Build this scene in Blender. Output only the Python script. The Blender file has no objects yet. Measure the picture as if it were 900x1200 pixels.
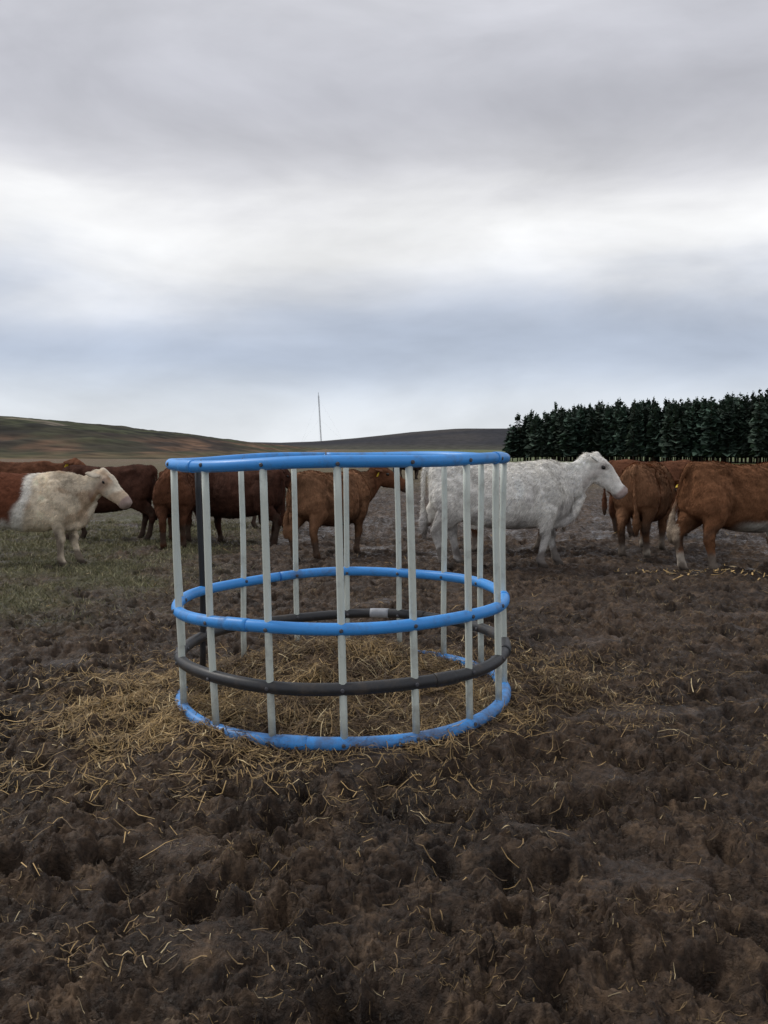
import bpy, math, random
import numpy as np
from mathutils import Vector, Matrix
rng=np.random.default_rng(7)
random.seed(7)
scene=bpy.context.scene
COL=scene.collection

# ------------------------------------------------------------ noise helpers
_perm=np.random.default_rng(3).permutation(256)
_perm=np.concatenate([_perm,_perm,_perm])
_ang=np.random.default_rng(4).random(256)*2*np.pi
_gx,_gy=np.cos(_ang),np.sin(_ang)
def perlin(x,y,seed=0):
    x=np.asarray(x,dtype=np.float64)+seed*17.31; y=np.asarray(y,dtype=np.float64)+seed*9.77
    xi=np.floor(x).astype(np.int64); yi=np.floor(y).astype(np.int64)
    xf=x-xi; yf=y-yi; xi&=255; yi&=255
    u=xf*xf*xf*(xf*(xf*6-15)+10); v=yf*yf*yf*(yf*(yf*6-15)+10)
    def g(ix,iy,dx,dy):
        h=_perm[_perm[ix&255]+(iy&255)]
        return _gx[h]*dx+_gy[h]*dy
    a=g(xi,yi,xf,yf); b=g(xi+1,yi,xf-1,yf); c=g(xi,yi+1,xf,yf-1); d=g(xi+1,yi+1,xf-1,yf-1)
    return (a+(b-a)*u+((c+(d-c)*u)-(a+(b-a)*u))*v)*1.5
def fbm(x,y,o=4,seed=0):
    s=0;a=1;t=0
    for i in range(o):
        s=s+a*perlin(x*2**i,y*2**i,seed+i*3); t+=a; a*=.5
    return s/t
def worley(x,y,seed=0):
    xi=np.floor(x).astype(np.int64); yi=np.floor(y).astype(np.int64)
    best=np.full(x.shape,9.0); bid=np.zeros(x.shape)
    for i in (-1,0,1):
        for j in (-1,0,1):
            cx=xi+i; cy=yi+j
            h1=_perm[_perm[(cx+seed)&255]+(cy&255)]; h2=_perm[h1+((cx*7+3)&255)]; h3=_perm[h2+((cy*5+1)&255)]
            dx=cx+h1/256.-x; dy=cy+h2/256.-y
            d=np.sqrt(dx*dx+dy*dy); m=d<best
            best=np.where(m,d,best); bid=np.where(m,h3/256.,bid)
    return best,bid
def sst(a,b,x):
    t=np.clip((x-a)/(b-a),0,1); return t*t*(3-2*t)
def lerp(a,b,t): return a+(b-a)*t

FX,FY,FR=-0.25,5.5,1.0   # feeder centre / radius

def grass_mask(x,y):
    m=sst(-1.6,-3.2,x+.5*perlin(x*.7,y*.7,5))*sst(7.0,9.6,y+1.1*perlin(x*.9,y*.9,6))
    return np.clip(m*(.65+1.2*fbm(x*1.1,y*1.1,3,8)),0,1)
def straw_mask(x,y):
    d=np.hypot(x-FX,y-FY)
    a=sst(1.15,.8,d+.25*perlin(x*3,y*3,11))
    b=np.exp(-((x+1.5)/.45)**2-((y-5.35)/.6)**2)*.75
    c=np.exp(-((x-1.05)/.4)**2-((y-6.0)/.6)**2)*.45
    return np.clip(np.maximum.reduce([a,b,c])*(.75+.9*fbm(x*3,y*3,3,12)),0,1)
def clods(x,y,cell,seed,hmax):
    f,i=worley(x/cell,y/cell,seed)
    t=np.clip(1-(f/.74)**2,0,1)
    return hmax*(.15+.85*i)*t**.6
def slickf(x,y): return sst(.44,.66,perlin(x*1.3,y*2.0,21)+.12*perlin(x*7,y*7,22))*.85
def ground_h(x,y,detail=True):
    x=np.asarray(x,dtype=np.float64); y=np.asarray(y,dtype=np.float64)
    r=np.hypot(x,y)
    amp=lerp(.10,1.0,sst(70,13,r))
    g=grass_mask(x,y)
    amp=amp*(1-.5*g)
    d=np.hypot(x-FX,y-FY)
    amp=amp*lerp(.5,1,sst(.9,1.35,d))
    slick=slickf(x,y)
    wx=x+.05*perlin(x*5,y*5,31)+.012*perlin(x*19,y*19,33); wy=y+.05*perlin(x*5,y*5,32)+.012*perlin(x*19,y*19,34)
    h=.04*perlin(x*.6,y*.6,1)+.05*fbm(x*1.9,y*1.9,3,2)
    mod=np.clip(.8+1.1*perlin(x*1.7,y*1.7,17),.3,1.4)
    cl=(clods(wx,wy,.17,2,.046)+clods(wx+.3*wy,wy,.085,5,.036))*mod+.036*np.abs(perlin(wx*9,wy*9,10))
    if detail:
        near=sst(16,9,r)
        cl=cl+near*(clods(wx,wy,.042,8,.021)*(.6+.7*mod)+.018*perlin(wx*20,wy*20,13)+.013*np.abs(perlin(wx*40,wy*40,14)))+sst(8,5,r)*(.007*perlin(wx*80,wy*80,15))
    f1,i1=worley(wx/.25,wy/.29,0)
    f1=f1*.26
    pit=np.where(i1<.45,-(.095)*sst(.11,.03,f1)+.015*np.exp(-((f1-.13)/.03)**2),0)
    h=h+(cl-.06)*(1-.85*slick)+pit*(1-.7*slick)
    h=h*amp
    h=h+.17*np.exp(-((x+.35)/.6)**2-((y-5.95)/.55)**2)+.06*np.exp(-((x+.25)/.9)**2-((y-5.5)/.8)**2)
    h=h-.0095*np.clip(r-25,0,205)
    h=h+sst(60,200,r)*.5*perlin(x*.012,y*.012,50)
    return h

# ------------------------------------------------------------ mesh helper
def fast_mesh(name,V,Q,smooth=True,cols=None,n=4):
    me=bpy.data.meshes.new(name)
    V=np.asarray(V,dtype=np.float32); Q=np.asarray(Q,dtype=np.int32)
    me.vertices.add(len(V)); me.vertices.foreach_set('co',V.ravel())
    me.loops.add(Q.size); me.loops.foreach_set('vertex_index',Q.ravel())
    me.polygons.add(len(Q)); me.polygons.foreach_set('loop_start',np.arange(0,Q.size,n,dtype=np.int32))
    me.update(calc_edges=True)
    me.polygons.foreach_set('use_smooth',np.full(len(Q),smooth,dtype=bool))
    if cols is not None: add_cols(me,cols)
    me.validate()
    return me
def add_cols(me,cols):
    at=me.color_attributes.new('Col','FLOAT_COLOR','POINT')
    c=np.ones((len(me.vertices),4),dtype=np.float32); c[:,:cols.shape[1]]=cols
    at.data.foreach_set('color',c.ravel())
def add_obj(name,me,mat=None,parent=None):
    o=bpy.data.objects.new(name,me); COL.objects.link(o)
    if mat: me.materials.append(mat)
    if parent: o.parent=parent
    return o

# ------------------------------------------------------------ materials
def new_mat(name):
    m=bpy.data.materials.new(name); m.use_nodes=True
    nt=m.node_tree; b=nt.nodes['Principled BSDF']
    return m,nt,b
def N(nt,t,**kw):
    n=nt.nodes.new(t)
    for k,v in kw.items(): setattr(n,k,v)
    return n
def col_mat(name,rough=.8,spec=.3,var=.35,scale=30,bump=0,bscale=60,island=0.0,detail=5):
    m,nt,b=new_mat(name); L=nt.links
    a=N(nt,'ShaderNodeAttribute',attribute_name='Col')
    tc=N(nt,'ShaderNodeTexCoord')
    no=N(nt,'ShaderNodeTexNoise'); no.inputs['Scale'].default_value=scale; no.inputs['Detail'].default_value=detail
    L.new(tc.outputs['Object'],no.inputs['Vector'])
    mr=N(nt,'ShaderNodeMapRange'); mr.inputs['From Min'].default_value=.3; mr.inputs['From Max'].default_value=.7
    mr.inputs['To Min'].default_value=1-var; mr.inputs['To Max'].default_value=1+var
    L.new(no.outputs['Fac'],mr.inputs['Value'])
    vm=N(nt,'ShaderNodeVectorMath',operation='SCALE')
    L.new(a.outputs['Color'],vm.inputs[0]); L.new(mr.outputs['Result'],vm.inputs['Scale'])
    out=vm.outputs['Vector']
    if island>0:
        ge=N(nt,'ShaderNodeNewGeometry'); m2=N(nt,'ShaderNodeMapRange')
        m2.inputs['To Min'].default_value=1-island; m2.inputs['To Max'].default_value=1+island
        L.new(ge.outputs['Random Per Island'],m2.inputs['Value'])
        v2=N(nt,'ShaderNodeVectorMath',operation='SCALE'); L.new(out,v2.inputs[0]); L.new(m2.outputs['Result'],v2.inputs['Scale']); out=v2.outputs['Vector']
    L.new(out,b.inputs['Base Color'])
    b.inputs['Roughness'].default_value=rough; b.inputs['Specular IOR Level'].default_value=spec
    if bump:
        n2=N(nt,'ShaderNodeTexNoise'); n2.inputs['Scale'].default_value=bscale; n2.inputs['Detail'].default_value=4; n2.inputs['Roughness'].default_value=.65
        L.new(tc.outputs['Object'],n2.inputs['Vector'])
        bp=N(nt,'ShaderNodeBump'); bp.inputs['Strength'].default_value=1; bp.inputs['Distance'].default_value=bump
        L.new(n2.outputs['Fac'],bp.inputs['Height']); L.new(bp.outputs['Normal'],b.inputs['Normal'])
    return m,nt,b
mud_mat,nt,b=col_mat('mud',.7,.26,.55,42,.016,85,0,5)
a=[n for n in nt.nodes if n.bl_idname=='ShaderNodeAttribute'][0]
tc=[n for n in nt.nodes if n.bl_idname=='ShaderNodeTexCoord'][0]
nr=N(nt,'ShaderNodeTexNoise'); nr.inputs['Scale'].default_value=14; nr.inputs['Detail'].default_value=4
nt.links.new(tc.outputs['Object'],nr.inputs['Vector'])
m1=N(nt,'ShaderNodeMapRange'); m1.inputs['From Min'].default_value=.35; m1.inputs['From Max'].default_value=.65; m1.inputs['To Min'].default_value=-.38; m1.inputs['To Max'].default_value=.2
nt.links.new(nr.outputs['Fac'],m1.inputs['Value'])
ad=N(nt,'ShaderNodeMath',operation='ADD',use_clamp=True); nt.links.new(a.outputs['Alpha'],ad.inputs[0]); nt.links.new(m1.outputs['Result'],ad.inputs[1])
nt.links.new(ad.outputs[0],b.inputs['Roughness'])

straw_mat,_,_=col_mat('straw',.65,.3,.2,20,0,0,.45)
grass_mat,_,_=col_mat('grass_blades',.6,.3,.2,5,0,0,.4)
coat_mat,_,_=col_mat('cow_coat',.9,.08,.24,12,.006,70)
fur_mat,_,_=col_mat('cow_fur',.85,.08,.20,7,0,0,.28)
hill_mat,_,_=col_mat('heather_moor',.95,.1,.55,.13,0,0)
forest_mat,_,_=col_mat('spruce_foliage',.8,.2,.35,.35,0,0,.45)

def plastic(name,rgb,rough,dirt=.5):
    m,nt,b=new_mat(name); L=nt.links
    tc=N(nt,'ShaderNodeTexCoord')
    n1=N(nt,'ShaderNodeTexNoise'); n1.inputs['Scale'].default_value=7; n1.inputs['Detail'].default_value=9; n1.inputs['Roughness'].default_value=.7
    L.new(tc.outputs['Object'],n1.inputs['Vector'])
    cr=N(nt,'ShaderNodeMapRange'); cr.inputs['From Min'].default_value=.52; cr.inputs['From Max'].default_value=.76; cr.inputs['To Max'].default_value=dirt
    sp=N(nt,'ShaderNodeSeparateXYZ'); L.new(tc.outputs['Object'],sp.inputs[0])
    lo=N(nt,'ShaderNodeMapRange'); lo.inputs['From Min'].default_value=0.0; lo.inputs['From Max'].default_value=.35; lo.inputs['To Min'].default_value=.16; lo.inputs['To Max'].default_value=0
    L.new(sp.outputs['Z'],lo.inputs['Value'])
    ns=N(nt,'ShaderNodeMath',operation='ADD'); L.new(n1.outputs['Fac'],ns.inputs[0]); L.new(lo.outputs['Result'],ns.inputs[1]); L.new(ns.outputs[0],cr.inputs['Value'])
    mx=N(nt,'ShaderNodeMix',data_type='RGBA'); mx.inputs['A'].default_value=(*rgb,1); mx.inputs['B'].default_value=(.10,.075,.055,1)
    L.new(cr.outputs['Result'],mx.inputs['Factor'])
    n2=N(nt,'ShaderNodeTexNoise'); n2.inputs['Scale'].default_value=3; n2.inputs['Detail'].default_value=4
    L.new(tc.outputs['Object'],n2.inputs['Vector'])
    mr=N(nt,'ShaderNodeMapRange'); mr.inputs['To Min'].default_value=.82; mr.inputs['To Max'].default_value=1.15; L.new(n2.outputs['Fac'],mr.inputs['Value'])
    vm=N(nt,'ShaderNodeVectorMath',operation='SCALE'); L.new(mx.outputs['Result'],vm.inputs[0]); L.new(mr.outputs['Result'],vm.inputs['Scale'])
    L.new(vm.outputs['Vector'],b.inputs['Base Color'])
    r2=N(nt,'ShaderNodeMapRange'); r2.inputs['To Min'].default_value=rough-.1; r2.inputs['To Max'].default_value=rough+.25; L.new(n1.outputs['Fac'],r2.inputs['Value']); L.new(r2.outputs['Result'],b.inputs['Roughness'])
    bp=N(nt,'ShaderNodeBump'); bp.inputs['Distance'].default_value=.002; bp.inputs['Strength'].default_value=.6; L.new(n1.outputs['Fac'],bp.inputs['Height']); L.new(bp.outputs['Normal'],b.inputs['Normal'])
    return m
blue_mat=plastic('blue_polythene_pipe',(.055,.33,.83),.36,.7)
black_mat=plastic('black_polythene_pipe',(.028,.029,.032),.42,.8)
blackpost_mat=plastic('black_post',(.012,.013,.016),.4,.2)
post_mat=plastic('pale_plastic_post',(.66,.71,.64),.45,.5)
tape_mat=plastic('grey_repair_sleeve',(.38,.40,.43),.5,.4)
bolt_mat=plastic('bolt_steel',(.07,.07,.08),.4,.3)
def flat(name,rgb,rough):
    m,nt,b=new_mat(name)
    n=N(nt,'ShaderNodeTexNoise'); n.inputs['Scale'].default_value=40
    mr=N(nt,'ShaderNodeMapRange'); mr.inputs['To Min'].default_value=.8; mr.inputs['To Max'].default_value=1.2; nt.links.new(n.outputs['Fac'],mr.inputs['Value'])
    vm=N(nt,'ShaderNodeVectorMath',operation='SCALE'); vm.inputs[0].default_value=rgb; nt.links.new(mr.outputs['Result'],vm.inputs['Scale'])
    nt.links.new(vm.outputs['Vector'],b.inputs['Base Color']); b.inputs['Roughness'].default_value=rough
    return m
eye_mat=flat('eye_dark',(.012,.010,.009),.15)
tag_mat=flat('ear_tag_yellow',(.80,.58,.04),.5)
mast_mat=flat('mast_steel',(.10,.10,.11),.6)

# ------------------------------------------------------------ GROUND
def build_ground():
    a=np.concatenate([np.arange(-180,-52,4.),np.arange(-52,-31,.5),np.arange(-31,31,.085),np.arange(31,52,.5),np.arange(52,180,4.)])
    a=np.radians(a); na=len(a)
    rs=[.05,.3,.6,.9,1.1,1.3]
    while rs[-1]<15: rs.append(rs[-1]*1.0027)
    while rs[-1]<80: rs.append(rs[-1]*1.012)
    while rs[-1]<5000: rs.append(rs[-1]*1.05)
    rs=np.array(rs); nr=len(rs)
    R,A=np.meshgrid(rs,a,indexing='ij')
    X=(R*np.sin(A)).ravel(); Y=(R*np.cos(A)).ravel()
    Z=ground_h(X,Y)
    r=R.ravel()
    i=np.arange(nr-1)[:,None]; j=np.arange(na)[None,:]; j2=(j+1)%na
    Q=np.stack([i*na+j,(i+0)*na+j2+0*i,(i+1)*na+j2,(i+1)*na+j],-1).reshape(-1,4)[:,::-1]
    n1=fbm(X*.9,Y*.9,4,60)[:,None]; n2=fbm(X*6,Y*6,4,64)[:,None]
    mud=np.array([.064,.041,.026]); mud2=np.array([.028,.018,.012]); mud3=np.array([.130,.086,.054])
    c=lerp(mud,mud2,np.clip(.5+1.1*n1,0,1)); c=lerp(c,mud3,np.clip(n2*1.8-.05,0,.85))
    s=straw_mask(X,Y)[:,None]; c=lerp(c,np.array([.10,.064,.034]),s*.8)
    g=grass_mask(X,Y)[:,None]; c=lerp(c,np.array([.080,.080,.038]),g*.8)
    f=sst(26,55,r+5*perlin(X*.15,Y*.15,70))[:,None]
    fld=lerp(np.array([.12,.09,.052]),np.array([.085,.095,.042]),np.clip(.5+fbm(X*.03,Y*.012,3,71),0,1)[:,None])
    fld=lerp(fld,np.array([.15,.095,.058]),(sst(-12,-50,X)*sst(55,100,r)*.75)[:,None])
    fld=lerp(fld,np.array([.105,.135,.050]),(sst(12,24,X)*sst(65,95,r)*.9)[:,None])
    c=lerp(c,fld,f*.9)
    slick=slickf(X,Y)
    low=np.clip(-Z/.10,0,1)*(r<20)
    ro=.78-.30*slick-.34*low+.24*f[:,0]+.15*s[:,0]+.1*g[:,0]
    c=c*(1-.4*low)[:,None]  # low mud darkened: part damp, part crevice shade painted into the colour
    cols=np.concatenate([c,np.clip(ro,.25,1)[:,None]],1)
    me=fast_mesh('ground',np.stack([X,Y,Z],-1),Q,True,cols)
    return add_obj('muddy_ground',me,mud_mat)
build_ground()

# ------------------------------------------------------------ STRAW
def strips(X,Y,length,width,yaw,col,lift=.008,curl=.18,tilt=0.0):
    n=len(X)
    hx=np.cos(yaw)*length*.5; hy=np.sin(yaw)*length*.5
    cv=(rng.random(n)-.5)*curl*length
    px=-np.sin(yaw); py=np.cos(yaw)
    P=[]
    tl=rng.random(n)*tilt*length
    for t in (-1,-.33,.33,1):
        x=X+hx*t+px*cv*(1-t*t); y=Y+hy*t+py*cv*(1-t*t)
        P.append((x,y,ground_h(x,y)))
    zs=np.stack([p[2] for p in P]); zm=zs.mean(0)
    zline=lerp(zs.max(0)-.01,zm,.5)
    V=np.zeros((n,8,3))
    for k,(x,y,z) in enumerate(P):
        zz=np.maximum(z,zline-.01)+lift+rng.random(n)*.006+tl*(k/3.)
        w=width*.5*(1 if k<3 else .5)
        V[:,k*2,0]=x-px*w; V[:,k*2,1]=y-py*w; V[:,k*2,2]=zz
        V[:,k*2+1,0]=x+px*w; V[:,k*2+1,1]=y+py*w; V[:,k*2+1,2]=zz+width*.4*(rng.random(n)-.5)*2
    base=np.arange(n)[:,None]*8
    Q=np.concatenate([base+np.array([[0,1,3,2]]),base+np.array([[2,3,5,4]]),base+np.array([[4,5,7,6]])],0)
    return V.reshape(-1,3),Q,np.repeat(col,8,axis=0)
def straw_cols(n,bright):
    t=np.clip(rng.random(n)*.9+bright-.45,0,1)[:,None]
    pal=lerp(np.array([.085,.053,.028]),np.array([.47,.32,.135]),t)
    pal=lerp(pal,np.array([.64,.52,.30]),(rng.random(n)[:,None]>.94)*.7)
    return pal
def add_batch(bl):
    V=[];Q=[];C=[];o=0
    for v,q,c in bl:
        V.append(v);Q.append(q+o);C.append(c);o+=len(v)
    return np.concatenate(V),np.concatenate(Q),np.concatenate(C)
def clump_keep(X,Y,f,base,gain,seed):
    return rng.random(len(X))<np.clip(base+gain*fbm(X*f,Y*f,3,seed),.02,1)
B=[]
n=24000; rr=np.sqrt(rng.random(n))*1.04; th=rng.random(n)*2*np.pi; X=FX+rr*np.cos(th);Y=FY+rr*np.sin(th)
k=clump_keep(X,Y,3.2,.58,1.5,76); X=X[k];Y=Y[k];n=len(X)
B.append(strips(X,Y,.04+rng.random(n)**1.5*.15,.002+rng.random(n)*.004,rng.random(n)*np.pi*2,straw_cols(n,.16+.6*fbm(X*2.5,Y*2.5,2,77)),.010,tilt=.4))
def patch(n,cx,cy,sx,sy,f,base,gain,seed,lmin,lmax,br,tilt=.2):
    X=cx+rng.normal(0,sx,n);Y=cy+rng.normal(0,sy,n); k=clump_keep(X,Y,f,base,gain,seed); X=X[k];Y=Y[k];n=len(X)
    B.append(strips(X,Y,lmin+rng.random(n)**1.5*lmax,.002+rng.random(n)*.0035,rng.random(n)*6.3,straw_cols(n,br),.006,tilt=tilt))
patch(10500,-1.38,5.2,.34,.46,3.0,.30,2.2,78,.04,.17,.52)
patch(3800,-1.6,5.4,.75,.85,2.5,.25,2.2,79,.04,.17,.58)
patch(1500,-.7,4.25,.7,.25,3.0,.30,2.2,86,.03,.12,.40)
patch(9000,1.0,5.95,.40,.5,3.0,.40,1.7,80,.03,.12,.12)
patch(2200,.9,5.6,.6,.6,3.0,.35,1.7,81,.04,.14,.36)
n=4500; rr=1.04+np.abs(rng.normal(0,.12,n)); th=rng.random(n)*2*np.pi; X=FX+rr*np.cos(th);Y=FY+rr*np.sin(th); k=clump_keep(X,Y,2.5,.35,1.9,82); X=X[k];Y=Y[k];n=len(X)
B.append(strips(X,Y,.04+rng.random(n)*.13,.002+rng.random(n)*.004,rng.random(n)*6.3,straw_cols(n,.38),.008,tilt=.15))
n=180000; X=rng.random(n)*9-4.5; Y=1.5+rng.random(n)**1.2*9
k=clump_keep(X,Y,1.3,.30,1.3,90); X=X[k];Y=Y[k];n=len(X)
B.append(strips(X,Y,.010+rng.random(n)**2*.05,.001+rng.random(n)*.0022,rng.random(n)*6.3,straw_cols(n,.10)*.8,.001,tilt=.35))
n=900; X=rng.random(n)*7-3.5; Y=1.8+rng.random(n)*7
B.append(strips(X,Y,.02+rng.random(n)**2*.09,.0015+rng.random(n)*.0015,rng.random(n)*6.3,straw_cols(n,.25),.003,tilt=.2))
patch(600,-.95,2.55,.28,.2,4,.4,1.5,83,.02,.05,.15)
patch(350,.25,3.6,.35,.5,4,.4,1.5,84,.03,.08,.3)
n=1500; X=rng.random(n)*18-9; Y=8+rng.random(n)*8; k=clump_keep(X,Y,.8,.4,1.5,85);X=X[k];Y=Y[k];n=len(X)
B.append(strips(X,Y,.05+rng.random(n)*.12,.004+rng.random(n)*.006,rng.random(n)*6.3,straw_cols(n,.3),.006,tilt=.2))
n=90; B.append(strips(3.9+rng.normal(0,.5,n),11.0+rng.normal(0,.25,n),.05+rng.random(n)*.10,.008+rng.random(n)*.012,rng.random(n)*6.3,straw_cols(n,.9)*1.2,.01,tilt=.2))
V,Q,C=add_batch(B)
add_obj('scattered_straw',fast_mesh('scattered_straw',V,Q,False,C),straw_mat)

# ------------------------------------------------------------ GRASS (left)
n=190000; X=-1.2-rng.random(n)*9; Y=7.3+rng.random(n)*11
g=grass_mask(X,Y); k=rng.random(n)<g*(.15+1.2*np.clip(.5+1.4*fbm(X*2.2,Y*2.2,3,91),0,1)); X=X[k];Y=Y[k];n=len(X)
Z=ground_h(X,Y,False)
yaw=rng.random(n)*6.3; h=.015+rng.random(n)*.05; w=.004+rng.random(n)*.005
lean=rng.normal(0,.8,(n,2))*h[:,None]
V=np.zeros((n,3,3)); V[:,0]=np.stack([X-np.cos(yaw)*w,Y-np.sin(yaw)*w,Z-.01],-1); V[:,1]=np.stack([X+np.cos(yaw)*w,Y+np.sin(yaw)*w,Z-.01],-1)
V[:,2]=np.stack([X+lean[:,0],Y+lean[:,1],Z+h],-1)
t=rng.random(n)[:,None]; c=lerp(np.array([.115,.125,.055]),np.array([.30,.26,.15]),t**1.1)
add_obj('grass',fast_mesh('grass',V.reshape(-1,3),np.arange(n*3).reshape(-1,3),False,np.repeat(c,3,axis=0),n=3),grass_mat)

# ------------------------------------------------------------ HILLS
def build_hill(name,xs,ys,hf,cf):
    XX,YY=np.meshgrid(xs,ys,indexing='ij'); X=XX.ravel();Y=YY.ravel()
    Z=hf(X,Y); nx,ny=XX.shape
    i=np.arange(nx-1)[:,None]; j=np.arange(ny-1)[None,:]
    Q=np.stack([i*ny+j,(i+1)*ny+j,(i+1)*ny+j+1,i*ny+j+1],-1).reshape(-1,4)
    return add_obj(name,fast_mesh(name,np.stack([X,Y,Z],-1),Q,True,cf(X,Y,Z)),hill_mat)
def near_hf(X,Y):
    prof=np.interp(X/350.,[-1.6,-1.0,-.6,-.43,-.38,-.33,-.285,-.24,-.21,-.17,-.1],[30,24,17,12.6,11.4,9.0,6.6,4.2,2.3,.4,-4])
    ramp=sst(110,345,Y)*(1-.5*sst(380,900,Y))
    return -3.2+(prof+3.2)*ramp+ramp*(1.5*fbm(X*.02,Y*.012,4,100)+.9*fbm(X*.12,Y*.05,4,101))
def near_cf(X,Y,Z):
    n=fbm(X*.022,Y*.010,4,110)[:,None]; n2=fbm(X*.06,Y*.02,4,111)[:,None]
    c=lerp(np.array([.034,.025,.020]),np.array([.050,.056,.028]),np.clip(.5+2.2*n,0,1))
    c=lerp(c,np.array([.013,.012,.010]),np.clip(n2*3.5,0,.85))
    lowm=sst(6,1,Z+3*n[:,0])[:,None]
    c=lerp(c,np.array([.15,.088,.054]),lowm*np.clip(.35+2.8*n2,0,1)*.9)
    c=lerp(c,np.array([.085,.085,.042]),(sst(0.2,-1.2,Z))[:,None]*.5)
    p=np.clip(1.1-np.hypot((X+128)/10,(Y-325)/14)+n2[:,0]*2,0,1)[:,None]
    c=lerp(c,np.array([.34,.29,.22]),p*.8)
    return c
build_hill('moorland_hill',np.linspace(-620,-20,420),np.linspace(105,800,260),near_hf,near_cf)
def far_hf(X,Y):
    prof=np.interp(X/1500.,[-1.2,-.5,-.24,-.17,-.11,-.07,-.03,.03,.08,.13,.2,.4,.8,1.2],[10,8,7,7.2,5.5,7.5,13,23,28.5,28.5,26,22,20,15])
    ramp=sst(600,1480,Y)*(1-.4*sst(1600,2600,Y))
    return -4+(prof+4)*ramp+ramp*1.6*fbm(X*.004,Y*.004,4,120)
def far_cf(X,Y,Z):
    n=fbm(X*.008,Y*.004,4,130)[:,None]
    c=lerp(np.array([.026,.027,.033]),np.array([.050,.046,.045]),np.clip(.5+2*n,0,1))  # dark heather with bluish distance haze mixed into the colour
    return lerp(c,np.array([.070,.068,.048]),sst(4,-1,Z)[:,None]*.7)
build_hill('moorland_hill',np.linspace(-2600,2600,300),np.linspace(590,2700,120),far_hf,far_cf)

# ------------------------------------------------------------ RADIO MAST
def tube_between(p,q,r,nseg=6):
    p=np.array(p,float);q=np.array(q,float);t=q-p;t/=np.linalg.norm(t)
    ref=np.array([0,0,1.]) if abs(t[2])<.9 else np.array([1.,0,0])
    s=np.cross(t,ref);s/=np.linalg.norm(s);u=np.cross(s,t)
    a=np.arange(nseg)*2*np.pi/nseg
    ring=np.outer(np.cos(a),s)+np.outer(np.sin(a),u)
    V=np.concatenate([p+ring*r,q+ring*r]); Q=[(i,(i+1)%nseg,nseg+(i+1)%nseg,nseg+i) for i in range(nseg)]
    return V,np.array(Q)
mb=[]
mh=72.;mw=.95
legs=[(mw*math.cos(t),mw*math.sin(t)) for t in (0.5,2.6,4.7)]
for l in legs: mb.append(tube_between((l[0],l[1],-3),(l[0],l[1],mh),.2))
for k in range(36):
    z0=k*2.;
    for i in range(3):
        a_=legs[i];b_=legs[(i+1)%3]; mb.append(tube_between((*a_,z0),(*b_,z0+2),.1,4))
mb.append(tube_between((0,0,mh),(0,0,mh+5),.3))
for i in range(3):
    t=0.5+i*2.1
    for hh in (35,68): mb.append(tube_between((0,0,hh),(40*math.cos(t),40*math.sin(t),-3),.03,4))
V=[];Q=[];o=0
for v,q in mb: V.append(v);Q.append(q+o);o+=len(v)
mast=add_obj('radio_mast',fast_mesh('radio_mast',np.concatenate(V),np.concatenate(Q),False),mast_mat)
mast.location=(-100,1430,far_hf(np.array([-100.]),np.array([1430.]))[0]); mast.rotation_euler=(0,math.radians(-3.0),0)

# ------------------------------------------------------------ SPRUCE FOREST
def conifer(seed,H):
    r=np.random.default_rng(seed); V=[];Q=[];C=[];o=0
    nl=22
    v,q=tube_between((0,0,0),(0,0,H*.97),.10,5); v[5:]=(v[5:]-[0,0,H*.97])*.2+[0,0,H*.97]
    V.append(v);Q.append(q);C.append(np.tile([[.05,.035,.025]],(len(v),1)));o+=len(v)
    for k in range(nl):
        f=k/(nl-1); z=H*(.16+.82*f**.95); R=(.22*H*.62)*min(1,(1-f)*1.6)**.72*(.75+.5*r.random())+.10
        nb=11 if f<.75 else 8
        for b_ in range(nb):
            a=r.random()*6.283; L=R*(.5+.75*r.random()); w=L*.36+.07
            d=np.array([math.cos(a),math.sin(a),0]); s=np.array([-d[1],d[0],0])
            zz=z+(r.random()-.5)*H*.04
            dr=-.25*L*(r.random()+.3) if f<.8 else .7*L
            p0=np.array([0,0,zz]); p1=d*L*.55+[0,0,zz+dr*.3+.1*L]; p2=d*L+[0,0,zz+dr+(.1*L)*r.random()]
            tw=(r.random()-.5)*w*1.6
            v=np.array([p0,p1-s*w+[0,0,-tw],p2,p1+s*w+[0,0,tw]])
            V.append(v);Q.append(np.array([[0,1,2,3]])+o);o+=4
            g=.55+.9*r.random()
            C.append(np.tile([[.050*g,.078*g,.058*g]],(4,1)))
    return np.concatenate(V),np.concatenate(Q),np.concatenate(C)
tmpl=[conifer(200+i,10) for i in range(9)]
V=[];Q=[];C=[];o=0
P0=np.array([25.5,182.]); P1=np.array([78.,128.])
e=P1-P0; L=np.linalg.norm(e); e/=L; nrm=np.array([-e[1],e[0]]); 
if nrm[1]<0: nrm=-nrm
rows=9
for rw in range(rows):
    s=0.0
    while s<L+45:
        p=P0+e*(s+rng.normal(0,.35))+nrm*(rw*1.9+rng.normal(0,.5))+np.array([rw*.35,0])
        h=(.94+.0050*min(s,70))*(.88+.18*rng.random())*(1+.04*math.sin(s*.11))
        if rng.random()<.06: h*=1.06
        if rw==0 and s<4: h*=.8
        v,q,c=tmpl[rng.integers(9)]
        a=rng.random()*6.28; R=np.array([[math.cos(a),-math.sin(a),0],[math.sin(a),math.cos(a),0],[0,0,1]])
        wd=.9+.35*rng.random()
        vv=(v@R.T)*[wd,wd,h*1.04]
        z=float(ground_h(np.array([p[0]]),np.array([p[1]]),False)[0])
        V.append(vv+[p[0],p[1],z-.2]);Q.append(q+o);C.append(c*(.6+.8*rng.random())*np.array([1+.2*(rng.random()-.5),1,1]));o+=len(v)
        s+=.95+rng.random()*.5
add_obj('spruce_forest',fast_mesh('spruce_forest',np.concatenate(V),np.concatenate(Q),False,np.concatenate(C)),forest_mat)

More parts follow.
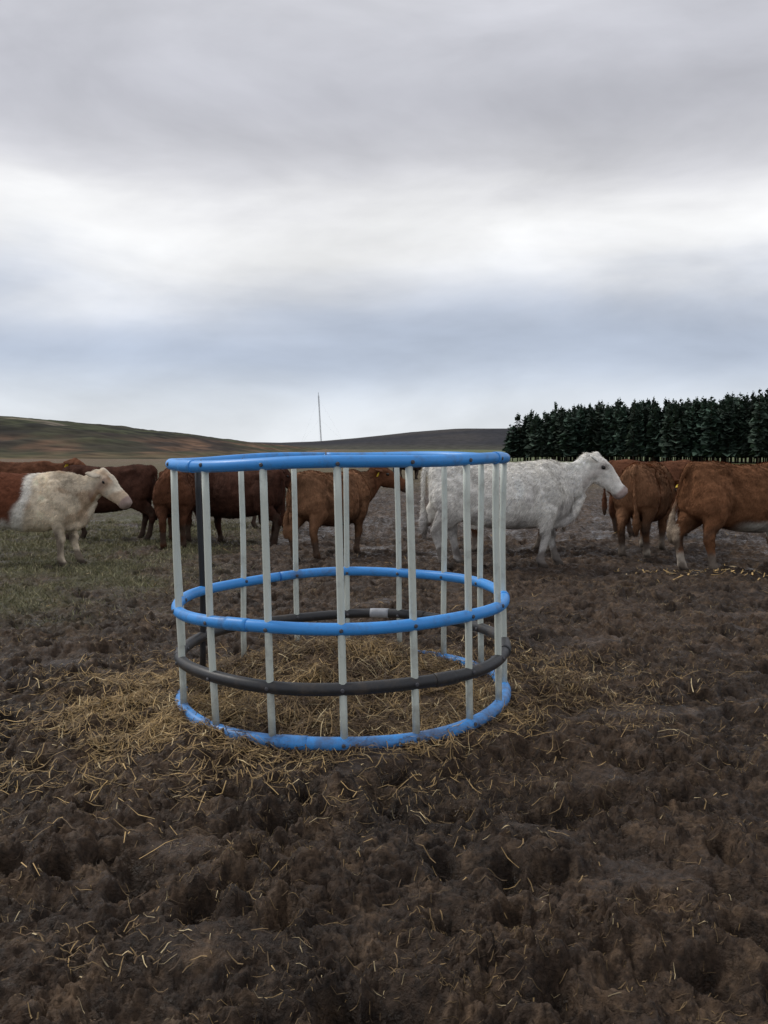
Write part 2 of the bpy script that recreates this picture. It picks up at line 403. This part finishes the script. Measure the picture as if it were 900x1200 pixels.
# ------------------------------------------------------------ RING FEEDER
feeder=bpy.data.objects.new('round_bale_feeder',None); COL.objects.link(feeder)
feeder.location=(FX,FY,0.0); feeder.rotation_euler=(math.radians(.2),math.radians(-1.0),0)
def ring_r(z,a):
    return FR*(1+.006*math.sin(2*a+z*3)+.004*math.sin(3*a+1.3+z*5))
def ring_mesh(z,tr,a0=0,a1=360,seed=0,nseg=None,R=None):
    full=(a1-a0)>=359.9
    nseg=nseg or max(6,int((a1-a0)/2.5)); m=16
    V=[];Q=[]
    k=nseg if full else nseg+1
    for i in range(k):
        a=math.radians(a0+(a1-a0)*i/nseg); rr=ring_r(z,a)
        zz=z+.008*math.sin(2*a+seed)+.005*math.sin(5*a+seed*2)
        for j in range(m):
            b=2*math.pi*j/m
            x=(rr+tr*math.cos(b)); V.append((x*math.sin(a),-x*math.cos(a),zz+tr*math.sin(b)))
    for i in range(nseg):
        i2=(i+1)%k
        for j in range(m):
            j2=(j+1)%m; Q.append((i*m+j,i2*m+j,i2*m+j2,i*m+j2))
    V=np.array(V);me=bpy.data.meshes.new('ring')
    faces=[tuple(int(t) for t in q) for q in Q]
    if not full:
        faces.append(tuple(range(m))[::-1]); faces.append(tuple((k-1)*m+j for j in range(m)))
    me.from_pydata([tuple(v) for v in V],[],faces); me.update()
    import bmesh
    bm=bmesh.new(); bm.from_mesh(me); bmesh.ops.recalc_face_normals(bm,faces=bm.faces); bm.to_mesh(me); bm.free()
    for p in me.polygons: p.use_smooth=len(p.vertices)==4
    return me
RZ={'top':1.462,'middle':.618,'lower':.312,'bottom':.026}
def segs(nm,z,tr,mat,parts,seed):
    for i,(a0,a1) in enumerate(parts):
        add_obj(f'{nm}_{i+1}',ring_mesh(z,tr,a0,a1,seed),mat,feeder)
segs('top_rail',RZ['top'],.032,blue_mat,[(-52,67.3),(67.9,188),(188.6,307.4)],1)
segs('middle_rail',RZ['middle'],.033,blue_mat,[(-30,89),(89.5,209),(209.5,329.5)],2)
segs('lower_rail',RZ['lower'],.034,black_mat,[(-75,35),(35.5,150),(150.5,284.5)],3)
segs('bottom_rail',RZ['bottom'],.037,blue_mat,[(-12,110),(110.6,222),(222.6,347.4)],4)
for i,(nm,a,mat,tr) in enumerate([('top',67.6,blue_mat,.035),('top',-52.3,blue_mat,.035),('middle',-30.3,blue_mat,.036),('middle',89.2,blue_mat,.036),('bottom',-12.3,blue_mat,.0405),('bottom',110.3,blue_mat,.0405),('lower',35.2,black_mat,.0375),('lower',150.4,black_mat,.0375)]):
    add_obj(f'sleeve_{i+1}',ring_mesh(RZ[nm],tr,a-4,a+4,{'top':1,'middle':2,'lower':3,'bottom':4}[nm]),mat,feeder)
add_obj('repair_sleeve',ring_mesh(RZ['lower'],.0358,163,171,3),tape_mat,feeder)
add_obj('repair_band',ring_mesh(RZ['lower'],.0385,76,90,3),black_mat,feeder)
angs=[2.5,24.3,46,66,89,115,137,158.5,180.5,-158,-134,-110,-88,-67,-42,-19.5]
def post(a,rad,mat,i):
    a1=math.radians(a); lean=random.uniform(-.010,.010)
    V=[];F=[];m=14;zs=np.linspace(.02,1.452,9)
    for k,z in enumerate(zs):
        aa=a1+lean*(z/1.46-.5)*2
        rr=FR*(1+.006*math.sin(2*aa+z*3)+.004*math.sin(3*aa+1.3+z*5))
        cx=rr*math.sin(aa);cy=-rr*math.cos(aa)
        for j in range(m):
            b=2*math.pi*j/m; V.append((cx+rad*math.cos(b),cy+rad*math.sin(b),z))
    for k in range(8):
        for j in range(m): F.append((k*m+j,k*m+(j+1)%m,(k+1)*m+(j+1)%m,(k+1)*m+j))
    F.append(tuple(range(m))[::-1]);F.append(tuple(8*m+j for j in range(m)))
    me=bpy.data.meshes.new('post');me.from_pydata(V,[],F);me.update()
    for p in me.polygons: p.use_smooth=len(p.vertices)==4
    add_obj(f'post_{i+1}',me,mat,feeder)
bv=[];bf=[]
for i,a in enumerate(angs):
    post(a,.0195,blackpost_mat if a==-110 else post_mat,i)
    for nm,tr in (('top',.032),('middle',.033),('lower',.034),('bottom',.037)):
        z=RZ[nm];aa=math.radians(a)
        rr=ring_r(z,aa)+tr
        d=np.array([math.sin(aa),-math.cos(aa),0]);s=np.array([math.cos(aa),math.sin(aa),0]);u=np.array([0,0,1.])
        for sg in (1,-1):
            c=d*(rr if sg>0 else ring_r(z,aa)-tr)+u*z; o=len(bv)
            for lay,(rad,off) in enumerate(((.011,-.004),(.011,.003),(.007,.007))):
                for j in range(8):
                    b=j*math.pi/4; bv.append(tuple(c+sg*d*off+s*rad*math.cos(b)+u*rad*math.sin(b)))
            for lay in range(2):
                for j in range(8): bf.append((o+lay*8+j,o+lay*8+(j+1)%8,o+lay*8+8+(j+1)%8,o+lay*8+8+j))
            bf.append(tuple(o+16+j for j in range(8)))
me=bpy.data.meshes.new('bolts');me.from_pydata(bv,[],bf);me.update();add_obj('bolts',me,bolt_mat,feeder)

# ------------------------------------------------------------ CATTLE
def catm(P,sub=4):
    P=np.asarray(P,float); n=len(P); out=[]
    for i in range(n-1):
        p0=P[max(i-1,0)];p1=P[i];p2=P[i+1];p3=P[min(i+2,n-1)]
        for k in range(sub):
            t=k/sub; out.append(.5*((2*p1)+(-p0+p2)*t+(2*p0-5*p1+4*p2-p3)*t*t+(-p0+3*p1-3*p2+p3)*t**3))
    out.append(P[-1]); return np.array(out)
def loft(st,ref,m=20,egg=0,fixed=None):
    S=catm(st); pts=S[:,:3]; ra=np.maximum(S[:,3],.008); rb=np.maximum(S[:,4],.008); k=len(S)
    T=np.gradient(pts,axis=0); T/=np.linalg.norm(T,axis=1)[:,None]+1e-9
    ref=np.array(ref,float); V=[];F=[]
    for i in range(k):
        t=np.array(fixed,float) if fixed is not None else T[i]
        s=np.cross(t,ref); s/=np.linalg.norm(s); u=np.cross(s,t)
        for j in range(m):
            b=2*math.pi*j/m; cs,sn=math.cos(b),math.sin(b)
            w=rb[i]*np.sign(cs)*abs(cs)**.85*(1-egg*max(0,sn))
            V.append(pts[i]+s*w+u*ra[i]*np.sign(sn)*abs(sn)**.92)
    for i in range(k-1):
        for j in range(m): F.append((i*m+j,i*m+(j+1)%m,(i+1)*m+(j+1)%m,(i+1)*m+j))
    V.append(pts[0]);V.append(pts[-1]);c0=len(V)-2;c1=len(V)-1
    for j in range(m):
        F.append((c0,(j+1)%m,j)); F.append((c1,(k-1)*m+j,(k-1)*m+(j+1)%m))
    return V,F
HK=1.10
def build_cow(name,loc,yaw,s=1.0,coat='brown',poll=(1.26,1.36),neck_yaw=0,head_pitch=48,head_yaw=0,front=(.62,.50),hind=(-.66,-.52),tail_side=0.03,fur=24000,furlen=.034,voxel=.017,tags=True,seed=1,fat=1.0,sx_len=.95,socks=False):
    r_=np.random.default_rng(seed)
    V=[];F=[]
    def addp(vf):
        o=len(V); V.extend([tuple(v) for v in vf[0]]); F.extend([tuple(i+o for i in f) for f in vf[1]])
    tr=[(-.88,1.18,.98,.06),(-.87,1.26,.86,.16),(-.82,1.325,.74,.225),(-.70,1.35,.66,.270),(-.54,1.365,.60,.290),(-.34,1.34,.55,.290),(-.10,1.32,.51,.335),(.15,1.32,.485,.345),(.38,1.335,.495,.305),(.56,1.355,.52,.265),(.70,1.345,.56,.24),(.82,1.29,.61,.20),(.90,1.18,.68,.14),(.93,1.02,.80,.05)]
    st=[(x,0,(a+b)/2,(a-b)/2,w*fat) for x,a,b,w in tr]
    addp(loft(st,(0,0,1),26,.26,(1,0,0)))
    for sd in (1,-1):
        addp(loft([(-.66,sd*.10,1.24,.03,.03),(-.52,sd*.185*fat,1.235,.055,.045),(-.36,sd*.15,1.23,.03,.03)],(0,0,1),10))
        addp(loft([(-.68,sd*.08,1.20,.03,.03),(-.82,sd*.11*fat,1.19,.055,.05),(-.88,sd*.11,1.16,.02,.02)],(0,0,1),10))
        addp(loft([(.50,sd*.13,1.30,.06,.04),(.56,sd*.19*fat,1.10,.13,.085),(.66,sd*.195*fat,.90,.13,.10),(.66,sd*.16,.76,.08,.07)],(1,0,0),12))
    ny=math.radians(neck_yaw)
    pl=np.array([.70+(poll[0]-.70)*math.cos(ny),(poll[0]-.70)*math.sin(ny),poll[1]])
    hy=math.radians(neck_yaw+head_yaw); hp=math.radians(head_pitch)
    hd=np.array([math.cos(hp)*math.cos(hy),math.cos(hp)*math.sin(hy),-math.sin(hp)])
    hs=np.array([-math.sin(hy),math.cos(hy),0]); hu=np.cross(hd,hs)
    if hu[2]<0: hu=-hu
    e=pl-hu*.12
    def npt(t,rad):
        p=lerp(np.array([.58,0,0]),e,t); top=lerp(1.345,poll[1]-.01,t)-.02*math.sin(t*math.pi); p=p.copy(); p[2]=top-rad*1.02; return p
    addp(loft([(*npt(0,.34),.34,.21),(*npt(.28,.305),.305,.18),(*npt(.55,.25),.25,.15),(*npt(.80,.19),.19,.125),(*e,.145,.115),(*(e+hd*.07),.11,.10)],(0,0,1),20,.22))
    hst=[(-.05,-.06,.05,.05),(-.03,-.07,.085,.085),(.03,-.09,.125,.112),(.10,-.105,.142,.122),(.17,-.108,.140,.116),(.25,-.102,.124,.094),(.33,-.097,.104,.080),(.40,-.096,.094,.080),(.455,-.098,.092,.090),(.50,-.100,.086,.088),(.53,-.100,.066,.070),(.542,-.100,.03,.035)]
    addp(loft([(*(pl+hd*a*HK+hu*b*HK),c*HK,d*HK) for a,b,c,d in hst],hu,18,.0,hd))
    for sd in (1,-1):
        addp(loft([(*(pl+hd*.06-hu*.03+hs*sd*.085),.02,.02),(*(pl+hd*.12-hu*.025+hs*sd*.115),.034,.028),(*(pl+hd*.18-hu*.04+hs*sd*.105),.02,.02)],hu,8))
        addp(loft([(*(pl+hd*.08-hu*.18+hs*sd*.075),.03,.03),(*(pl+hd*.17-hu*.18+hs*sd*.08),.058,.03),(*(pl+hd*.30-hu*.16+hs*sd*.055),.03,.02)],hu,8))
    addp(loft([(*(pl+hs*-.08-hu*.03),.03,.04),(*(pl-hu*.0-hd*.01),.05,.065),(*(pl+hs*.08-hu*.03),.03,.04)],hu,10,0))
    addp(loft([(.50,0,.60,.07,.10),(.70,0,.58,.09,.11),(.86,0,.64,.10,.08),(.98,0,.78,.075,.05),(1.07,0,.93,.055,.04)],(0,0,1),12,0))
    for sd,fx in ((1,front[0]),(-1,front[1])):
        y=.15*sd; kx=lerp(.60,fx,.5)+.01
        L_=[(.58,y*1.1,.92,.16,.08),(lerp(.60,fx,.1),y*1.2,.78,.145,.10),(lerp(.60,fx,.2),y*1.1,.66,.112,.092),(lerp(.60,fx,.35),y*1.02,.54,.084,.075),(kx,y,.44,.066,.062),(kx+.008,y,.40,.067,.065),(kx,y,.35,.057,.057),(lerp(kx,fx,.4),y,.27,.046,.046),(lerp(kx,fx,.8),y,.16,.045,.045),(fx,y,.12,.056,.056),(fx+.02,y,.075,.048,.052),(fx+.035,y,.035,.064,.062),(fx+.045,y,0,.076,.068)]
        addp(loft(L_,(1,0,0),14,0))
    for sd,fx in ((1,hind[0]),(-1,hind[1])):
        y=.15*sd; hkx=fx-.07
        L_=[(-.56,y*.7,1.16,.18,.10),(-.62,y*1.15,1.0,.225,.135),(-.62,y*1.25,.86,.22,.135),(-.61,y*1.25,.74,.185,.12),(lerp(-.63,hkx,.4),y*1.12,.62,.128,.09),(lerp(-.66,hkx,.85),y*1.02,.53,.086,.065),(hkx-.005,y,.46,.075,.058),(hkx+.0,y,.41,.065,.055),(lerp(hkx,fx,.35),y,.32,.050,.047),(lerp(hkx,fx,.8),y,.17,.047,.047),(fx,y,.12,.058,.056),(fx+.025,y,.075,.049,.052),(fx+.04,y,.035,.066,.062),(fx+.05,y,0,.077,.068)]
        addp(loft(L_,(1,0,0),14,0))
    ts=tail_side
    addp(loft([(-.74,0,1.31,.04,.05),(-.85,0,1.315,.04,.042),(-.915,ts*.1,1.25,.034,.034),(-.94,ts*.4,1.14,.027,.027),(-.945,ts*.8,.96,.024,.024),(-.945,ts*1.2,.80,.026,.026),(-.94,ts*1.5,.66,.042,.038),(-.935,ts*1.6,.50,.050,.044),(-.93,ts*1.6,.36,.02,.02)],(1,0,0),10,0))
    me=bpy.data.meshes.new('tmp'); me.from_pydata(V,[],F); me.update()
    tmp=bpy.data.objects.new('tmp',me); COL.objects.link(tmp)
    md=tmp.modifiers.new('r','REMESH'); md.mode='VOXEL'; md.voxel_size=voxel
    sm=tmp.modifiers.new('s','SMOOTH'); sm.factor=.5; sm.iterations=int(4*.017/voxel)+1
    dg=bpy.context.evaluated_depsgraph_get(); dg.update()
    me2=bpy.data.meshes.new_from_object(tmp.evaluated_get(dg))
    bpy.data.objects.remove(tmp); bpy.data.meshes.remove(me)
    nv=len(me2.vertices); co=np.empty(nv*3,np.float32); me2.vertices.foreach_get('co',co); co=co.reshape(-1,3).astype(float)
    nm=np.empty(nv*3,np.float32); me2.vertex_normals.foreach_get('vector',nm); nm=nm.reshape(-1,3)
    sx=seed*3.3
    def n3(p,f,sd=0): return (perlin(p[:,0]*f+p[:,1]*f*.7+sx,p[:,2]*f+p[:,1]*f*.5,sd+seed))
    disp=.010*n3(co,5,1)+.008*n3(co,14,2)+.005*n3(co,30,3)
    disp*=sst(.1,.5,co[:,2])
    fl=-.045*np.exp(-((co[:,0]+.36)/.09)**2-((co[:,2]-1.08)/.11)**2)*(np.abs(co[:,1])>.1)
    sh=-.026*np.exp(-((co[:,0]-.40)/.05)**2-((co[:,2]-.95)/.25)**2)-.026*np.exp(-((co[:,0]+.42)/.05)**2-((co[:,2]-.75)/.16)**2)
    co=co+nm*(disp+fl+sh)[:,None]
    me2.vertices.foreach_set('co',co.astype(np.float32).ravel())
    hpnt=(co-pl)@hd/HK
    inhead=(np.linalg.norm(co-(pl+hd*.30-hu*.10),axis=1)<.37)
    def color(p,inhead,hpn):
        x,y,z=p[:,0],p[:,1],p[:,2]; n_=n3(p,2.2,7); nf=n3(p,7,8)
        B_={'white':(.80,.775,.72),'cream':(.68,.58,.44),'brown':(.125,.054,.030),'orange':(.215,.100,.050),'tan':(.23,.120,.066),'dark':(.062,.028,.019),'black':(.03,.022,.02),'face':(.15,.068,.036)}
        base=np.array(B_[coat]); c=np.tile(base,(len(p),1))
        c=c*(1+(.12 if coat=='white' else .35)*n_+(.08 if coat=='white' else .28)*nf)[:,None]
        white=np.array([.74,.71,.64])
        if coat=='cream':
            c=lerp(c,np.array([.76,.70,.58]),sst(.9,1.2,x)[:,None]*.6)
            c=lerp(c,np.array([.42,.27,.16]),(sst(.12,.42,n3(p,3.3,51))*sst(.5,.8,z)*.6)[:,None])
            ew=np.exp(-((hpn-.14)/.09)**2)*inhead*(np.abs((p-pl)@hs)>.06); c=lerp(c,np.array([.33,.18,.09]),ew[:,None]*.75)
            e_=x-.35*(z-.9)+.12*n_
            c=lerp(c,white,(sst(.30,.15,e_))[:,None]); c=lerp(c,np.array([.15,.055,.03]),(sst(.10,.02,e_)*sst(.6,.72,z+.1*nf))[:,None])
        if coat in('orange','face'):
            c=lerp(c,white,(sst(.64,.56,z+.10*n_)*sst(-.35,.0,x)*sst(.9,.6,x)*(z>.40))[:,None])
            c=lerp(c,np.array([.50,.44,.37]),(sst(.30,.22,z+.03*nf))[:,None])
            c=lerp(c,np.array([.55,.45,.34]),((x<-.905)*sst(.95,.7,z))[:,None]*.85)
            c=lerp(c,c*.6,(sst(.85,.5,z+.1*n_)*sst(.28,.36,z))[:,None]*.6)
        if coat=='face': c[inhead]=white*.95
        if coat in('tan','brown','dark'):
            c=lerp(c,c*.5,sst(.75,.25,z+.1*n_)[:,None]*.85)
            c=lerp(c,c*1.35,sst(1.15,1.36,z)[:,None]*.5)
            if coat=='tan': c=lerp(c,np.array([.12,.05,.026]),sst(.75,1.05,x)[:,None]*.9)
        if socks: c=lerp(c,np.array([.46,.40,.33]),(sst(.27,.20,z+.04*nf))[:,None])
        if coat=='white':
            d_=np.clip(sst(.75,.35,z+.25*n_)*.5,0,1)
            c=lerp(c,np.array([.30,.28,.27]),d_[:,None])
            c=lerp(c,np.array([.46,.44,.43]),(sst(.2,.5,n3(p,3.1,22))*sst(1.2,.8,z)*.5)[:,None])
        dm=sst(.05,.55,n3(p,5,31)+sst(.55,.15,z)*.6)*sst(.75,.35,z)*.75
        c=lerp(c,np.array([.085,.062,.048]),dm[:,None])
        c=lerp(c,np.array([.045,.035,.028]),sst(.10,.05,z)[:,None]*.9)
        mz=(sst(.43,.47,hpn)*inhead)[:,None]
        c=lerp(c,np.array([.34,.25,.23]) if coat in('white','cream') else np.array([.10,.07,.06]),mz*.85)
        if coat in ('white','cream'):
            er=np.exp(-((hpn-.12)/.05)**2)*inhead*(np.abs((p-pl)@hs)>.105); c=lerp(c,np.array([.25,.2,.18]),er[:,None]*.5)
        return np.clip(c,0.005,.85)
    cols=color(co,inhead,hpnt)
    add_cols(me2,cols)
    me2.polygons.foreach_set('use_smooth',np.ones(len(me2.polygons),bool))
    me2.update(); me2.materials.clear()
    root=bpy.data.objects.new(name,None); COL.objects.link(root)
    add_obj('body',me2,coat_mat,root)
    if fur:
        me2.calc_loop_triangles(); nt_=len(me2.loop_triangles)
        tri=np.empty(nt_*3,np.int32); me2.loop_triangles.foreach_get('vertices',tri); tri=tri.reshape(-1,3)
        ar=np.linalg.norm(np.cross(co[tri[:,1]]-co[tri[:,0]],co[tri[:,2]]-co[tri[:,0]]),axis=1)
        pick=r_.choice(nt_,fur,p=ar/ar.sum()); w=r_.random((fur,3)); w/=w.sum(1)[:,None]
        P=(co[tri[pick]]*w[:,:,None]).sum(1); Nn=(nm[tri[pick]]*w[:,:,None]).sum(1); Nn/=np.linalg.norm(Nn,axis=1)[:,None]+1e-9
        Cc=cols[tri[pick][:,0]]
        ih=inhead[tri[pick][:,0]]; z=P[:,2]
        Lf=furlen*(.5+.9*r_.random(fur))*lerp(.35,1,sst(.15,.6,z))*np.where(ih,.35,1.)
        keep=(z>.10)&~(ih&(hpnt[tri[pick][:,0]]>.38))
        clump=n3(P,9,41)
        d=np.stack([-.7+.4*clump,np.zeros(fur)+.25*clump,-.75+np.zeros(fur)],-1)+r_.normal(0,.20,(fur,3))
        d-=Nn*(d*Nn).sum(1)[:,None]; d/=np.linalg.norm(d,axis=1)[:,None]+1e-9
        d=d+Nn*(.18+.17*r_.random(fur))[:,None]; d/=np.linalg.norm(d,axis=1)[:,None]
        sd=np.cross(d,Nn); sd/=np.linalg.norm(sd,axis=1)[:,None]+1e-9
        wd=(.003+.003*r_.random(fur))[:,None]
        FV=np.stack([P-sd*wd-Nn*.003,P+sd*wd-Nn*.003,P+d*Lf[:,None]],1)[keep]
        FC=np.repeat(Cc[keep]*(.85+.35*r_.random((keep.sum(),1))),3,axis=0)
        fm=fast_mesh('fur',FV.reshape(-1,3),np.arange(len(FV)*3).reshape(-1,3),False,np.clip(FC,0,.88),n=3)
        add_obj('fur',fm,fur_mat,root)
    for sd in (1,-1):
        base=pl+hd*.02-hu*.05+hs*sd*.10
        out=hs*sd*.85-hu*.18-hd*.45; out/=np.linalg.norm(out)
        st=[(*base,.024,.025),(*(base+out*.05),.020,.050),(*(base+out*.11),.016,.066),(*(base+out*.17),.014,.050),(*(base+out*.215),.008,.012)]
        v,f=loft(st,hu,12,0); em=bpy.data.meshes.new('ear'); em.from_pydata([tuple(q) for q in v],[],f); em.update()
        ec=color(np.array(v),np.ones(len(v),bool),np.zeros(len(v))); add_cols(em,ec*.8)
        for p in em.polygons: p.use_smooth=True
        add_obj('ear_left' if sd>0 else 'ear_right',em,coat_mat,root)
        if tags:
            c=base+out*.13-hu*.055+hd*.014; T=[]
            for k in (-1,1):
                for a_,b_ in ((-.034,-.042),(.034,-.042),(.030,.030),(-.030,.030)): T.append(tuple(c+out*a_+hu*b_+hd*k*.003))
            tm=bpy.data.meshes.new('tag'); tm.from_pydata(T,[],[(0,1,2,3),(7,6,5,4),(0,4,5,1),(1,5,6,2),(2,6,7,3),(3,7,4,0)]); tm.update()
            add_obj('ear_tag_left' if sd>0 else 'ear_tag_right',tm,tag_mat,root)
        for nm_,cc,rad in (('eye',pl+hd*.138-hu*.058+hs*sd*.128,(.028,.024,.018)),('nostril',pl+hd*.55-hu*.08+hs*sd*.05,(.022,.017,.018))):
            sv,sf=loft([(*(cc-hd*rad[0]),.003,.003),(*(cc-hd*rad[0]*.6),rad[1]*.8,rad[2]*.8),(*cc,rad[1],rad[2]),(*(cc+hd*rad[0]*.6),rad[1]*.8,rad[2]*.8),(*(cc+hd*rad[0]),.003,.003)],hu,10,0,hd)
            sm_=bpy.data.meshes.new(nm_); sm_.from_pydata([tuple(q) for q in sv],[],sf); sm_.update()
            for p in sm_.polygons: p.use_smooth=True
            add_obj(nm_+('_left' if sd>0 else '_right'),sm_,eye_mat,root)
    ya=math.radians(yaw); fx=np.array([front[0],front[1],hind[0],hind[1]])*s*sx_len; fy=np.array([.15,-.15,.15,-.15])*s
    gx=loc[0]+fx*math.cos(ya)-fy*math.sin(ya); gy=loc[1]+fx*math.sin(ya)+fy*math.cos(ya)
    gz=float(ground_h(gx,gy).mean())
    root.location=(loc[0],loc[1],gz-.02); root.rotation_euler=(0,0,ya); root.scale=(s*sx_len,s,s)
    return root

build_cow('white_cow',(1.47,11.45),2,1.02,'white',(1.24,1.40),0,46,-6,front=(.76,.50),hind=(-.50,-.72),fur=70000,furlen=.042,voxel=.015,tags=False,seed=2,sx_len=1.0,fat=1.05)
build_cow('cream_cow',(-4.83,11.9),-3,.93,'cream',(1.24,1.34),-4,42,-8,front=(.76,.62),fur=42000,tags=False,seed=3,sx_len=1.0,fat=1.05)
build_cow('brown_cow',(-.76,12.85),58,.93,'tan',(1.30,1.38),-12,25,-35,front=(.6,.5),hind=(-.78,-.62),fur=45000,furlen=.042,seed=4,tail_side=.12)
build_cow('brown_cow',(-3.25,14.0),98,.93,'brown',(1.22,1.15),5,50,0,fur=26000,seed=5,tail_side=-.05,hind=(-.78,-.62))
build_cow('dark_brown_cow',(-2.35,14.5),158,.93,'dark',(1.26,1.20),0,50,0,fur=26000,seed=6,front=(.7,.5),hind=(-.82,-.6))
build_cow('dark_brown_cow',(-4.6,14.9),178,.93,'dark',(1.22,1.1),10,55,0,fur=22000,seed=7,front=(.7,.52),hind=(-.82,-.6))
build_cow('dark_brown_cow',(-3.0,17.2),12,.95,'dark',(1.22,1.2),0,50,0,fur=15000,seed=17,front=(.7,.52),hind=(-.82,-.6))
build_cow('brown_cow',(-7.0,17.0),4,.95,'brown',(1.26,1.36),0,30,-15,fur=20000,seed=8)
build_cow('brown_cow',(1.9,13.5),180,.92,'face',(1.24,1.0),0,55,0,fur=22000,seed=9,tags=False)
build_cow('brown_cow',(3.83,13.1),62,1.0,'tan',(1.20,1.05),-10,50,0,fur=42000,furlen=.042,seed=10,hind=(-.80,-.62),tail_side=-.04,socks=True)
build_cow('brown_cow',(4.7,15.6),8,.98,'brown',(1.26,1.2),0,40,0,fur=20000,seed=11)
build_cow('orange_brown_cow',(4.62,11.5),22,1.06,'orange',(1.26,1.25),0,45,0,front=(.68,.5),hind=(-.82,-.6),fur=60000,seed=12,tail_side=.14)
build_cow('black_cow',(1.25,47),30,.95,'black',fur=0,voxel=.03,seed=13)
build_cow('brown_cow',(2.1,58),170,.95,'brown',fur=0,voxel=.03,seed=14)

# ------------------------------------------------------------ SKY
w=bpy.data.worlds.new('World'); scene.world=w; w.use_nodes=True; nt=w.node_tree; L=nt.links
for n_ in list(nt.nodes): nt.nodes.remove(n_)
out=N(nt,'ShaderNodeOutputWorld')
az=math.radians(300); elv=math.radians(48)
sk=N(nt,'ShaderNodeTexSky'); sk.sky_type='NISHITA'; sk.sun_disc=False; sk.sun_elevation=elv; sk.sun_rotation=az
bg1=N(nt,'ShaderNodeBackground'); bg1.inputs['Strength'].default_value=.08; L.new(sk.outputs[0],bg1.inputs['Color'])
tc=N(nt,'ShaderNodeTexCoord'); sp=N(nt,'ShaderNodeSeparateXYZ'); L.new(tc.outputs['Generated'],sp.inputs[0])
mp=N(nt,'ShaderNodeMapping'); mp.inputs['Scale'].default_value=(1,1,4.2); L.new(tc.outputs['Generated'],mp.inputs['Vector'])
n1=N(nt,'ShaderNodeTexNoise'); n1.inputs['Scale'].default_value=1.9; n1.inputs['Detail'].default_value=5; n1.inputs['Roughness'].default_value=.5; n1.inputs['Distortion'].default_value=.4; L.new(mp.outputs[0],n1.inputs['Vector'])
def M(op,a_,b_,cl=False):
    m=N(nt,'ShaderNodeMath',operation=op,use_clamp=cl)
    for i,v in enumerate((a_,b_)):
        if isinstance(v,(int,float)): m.inputs[i].default_value=v
        else: L.new(v,m.inputs[i])
    return m.outputs[0]
warp=M('MULTIPLY',M('SUBTRACT',n1.outputs['Fac'],.5),.18)
warpf=M('MULTIPLY',warp,M('MULTIPLY',sp.outputs['Z'],6.0,True))
el=M('ADD',sp.outputs['Z'],warpf)
cr=N(nt,'ShaderNodeValToRGB'); L.new(el,cr.inputs[0])
R=cr.color_ramp; R.interpolation='B_SPLINE'
stops=[(0,(.76,.79,.82)),(.05,(.70,.75,.82)),(.095,(.47,.54,.67)),(.145,(.49,.55,.67)),(.190,(.88,.89,.92)),(.225,(.98,.98,.97)),(.275,(.67,.67,.71)),(.36,(.55,.555,.61)),(.45,(.65,.655,.70)),(1,(.68,.68,.71))]
R.elements[0].position=0;R.elements[0].color=(*stops[0][1],1);R.elements[1].position=1;R.elements[1].color=(*stops[-1][1],1)
for p,c in stops[1:-1]:
    e=R.elements.new(p); e.color=(*c,1)
mp2=N(nt,'ShaderNodeMapping'); mp2.inputs['Scale'].default_value=(1,1,2.8); mp2.inputs['Location'].default_value=(3.1,1.7,0); L.new(tc.outputs['Generated'],mp2.inputs['Vector'])
n2=N(nt,'ShaderNodeTexNoise'); n2.inputs['Scale'].default_value=3.8; n2.inputs['Detail'].default_value=7; n2.inputs['Roughness'].default_value=.52; n2.inputs['Distortion'].default_value=.3; L.new(mp2.outputs[0],n2.inputs['Vector'])
mr=N(nt,'ShaderNodeMapRange'); mr.inputs['From Min'].default_value=.3; mr.inputs['From Max'].default_value=.7; mr.inputs['To Min'].default_value=.82; mr.inputs['To Max'].default_value=1.16; L.new(n2.outputs['Fac'],mr.inputs['Value'])
vm=N(nt,'ShaderNodeVectorMath',operation='SCALE'); L.new(cr.outputs['Color'],vm.inputs[0]); L.new(mr.outputs['Result'],vm.inputs['Scale'])
bg2=N(nt,'ShaderNodeBackground'); L.new(vm.outputs[0],bg2.inputs['Color']); bg2.inputs['Strength'].default_value=1.0
mx=N(nt,'ShaderNodeMixShader'); mx.inputs[0].default_value=.94; L.new(bg1.outputs[0],mx.inputs[1]); L.new(bg2.outputs[0],mx.inputs[2]); L.new(mx.outputs[0],out.inputs['Surface'])

sl=bpy.data.lights.new('sun','SUN'); sl.energy=1.5; sl.angle=math.radians(12); sl.color=(1,.95,.88)
so=bpy.data.objects.new('sun',sl); COL.objects.link(so)
dirv=Vector((math.sin(az)*math.cos(elv),math.cos(az)*math.cos(elv),math.sin(elv)))
so.rotation_euler=dirv.to_track_quat('Z','Y').to_euler()

# ------------------------------------------------------------ CAMERA
cd=bpy.data.cameras.new('camera'); cam=bpy.data.objects.new('camera',cd); COL.objects.link(cam)
cd.sensor_fit='VERTICAL'; cd.sensor_height=36; cd.lens=31.5; cd.clip_start=.05; cd.clip_end=8000
cam.location=(0,0,1.55); cam.rotation_euler=(math.radians(90-4.25),0,0)
scene.camera=cam
scene.view_settings.view_transform='Standard'
scene.view_settings.look='None'; scene.view_settings.exposure=0
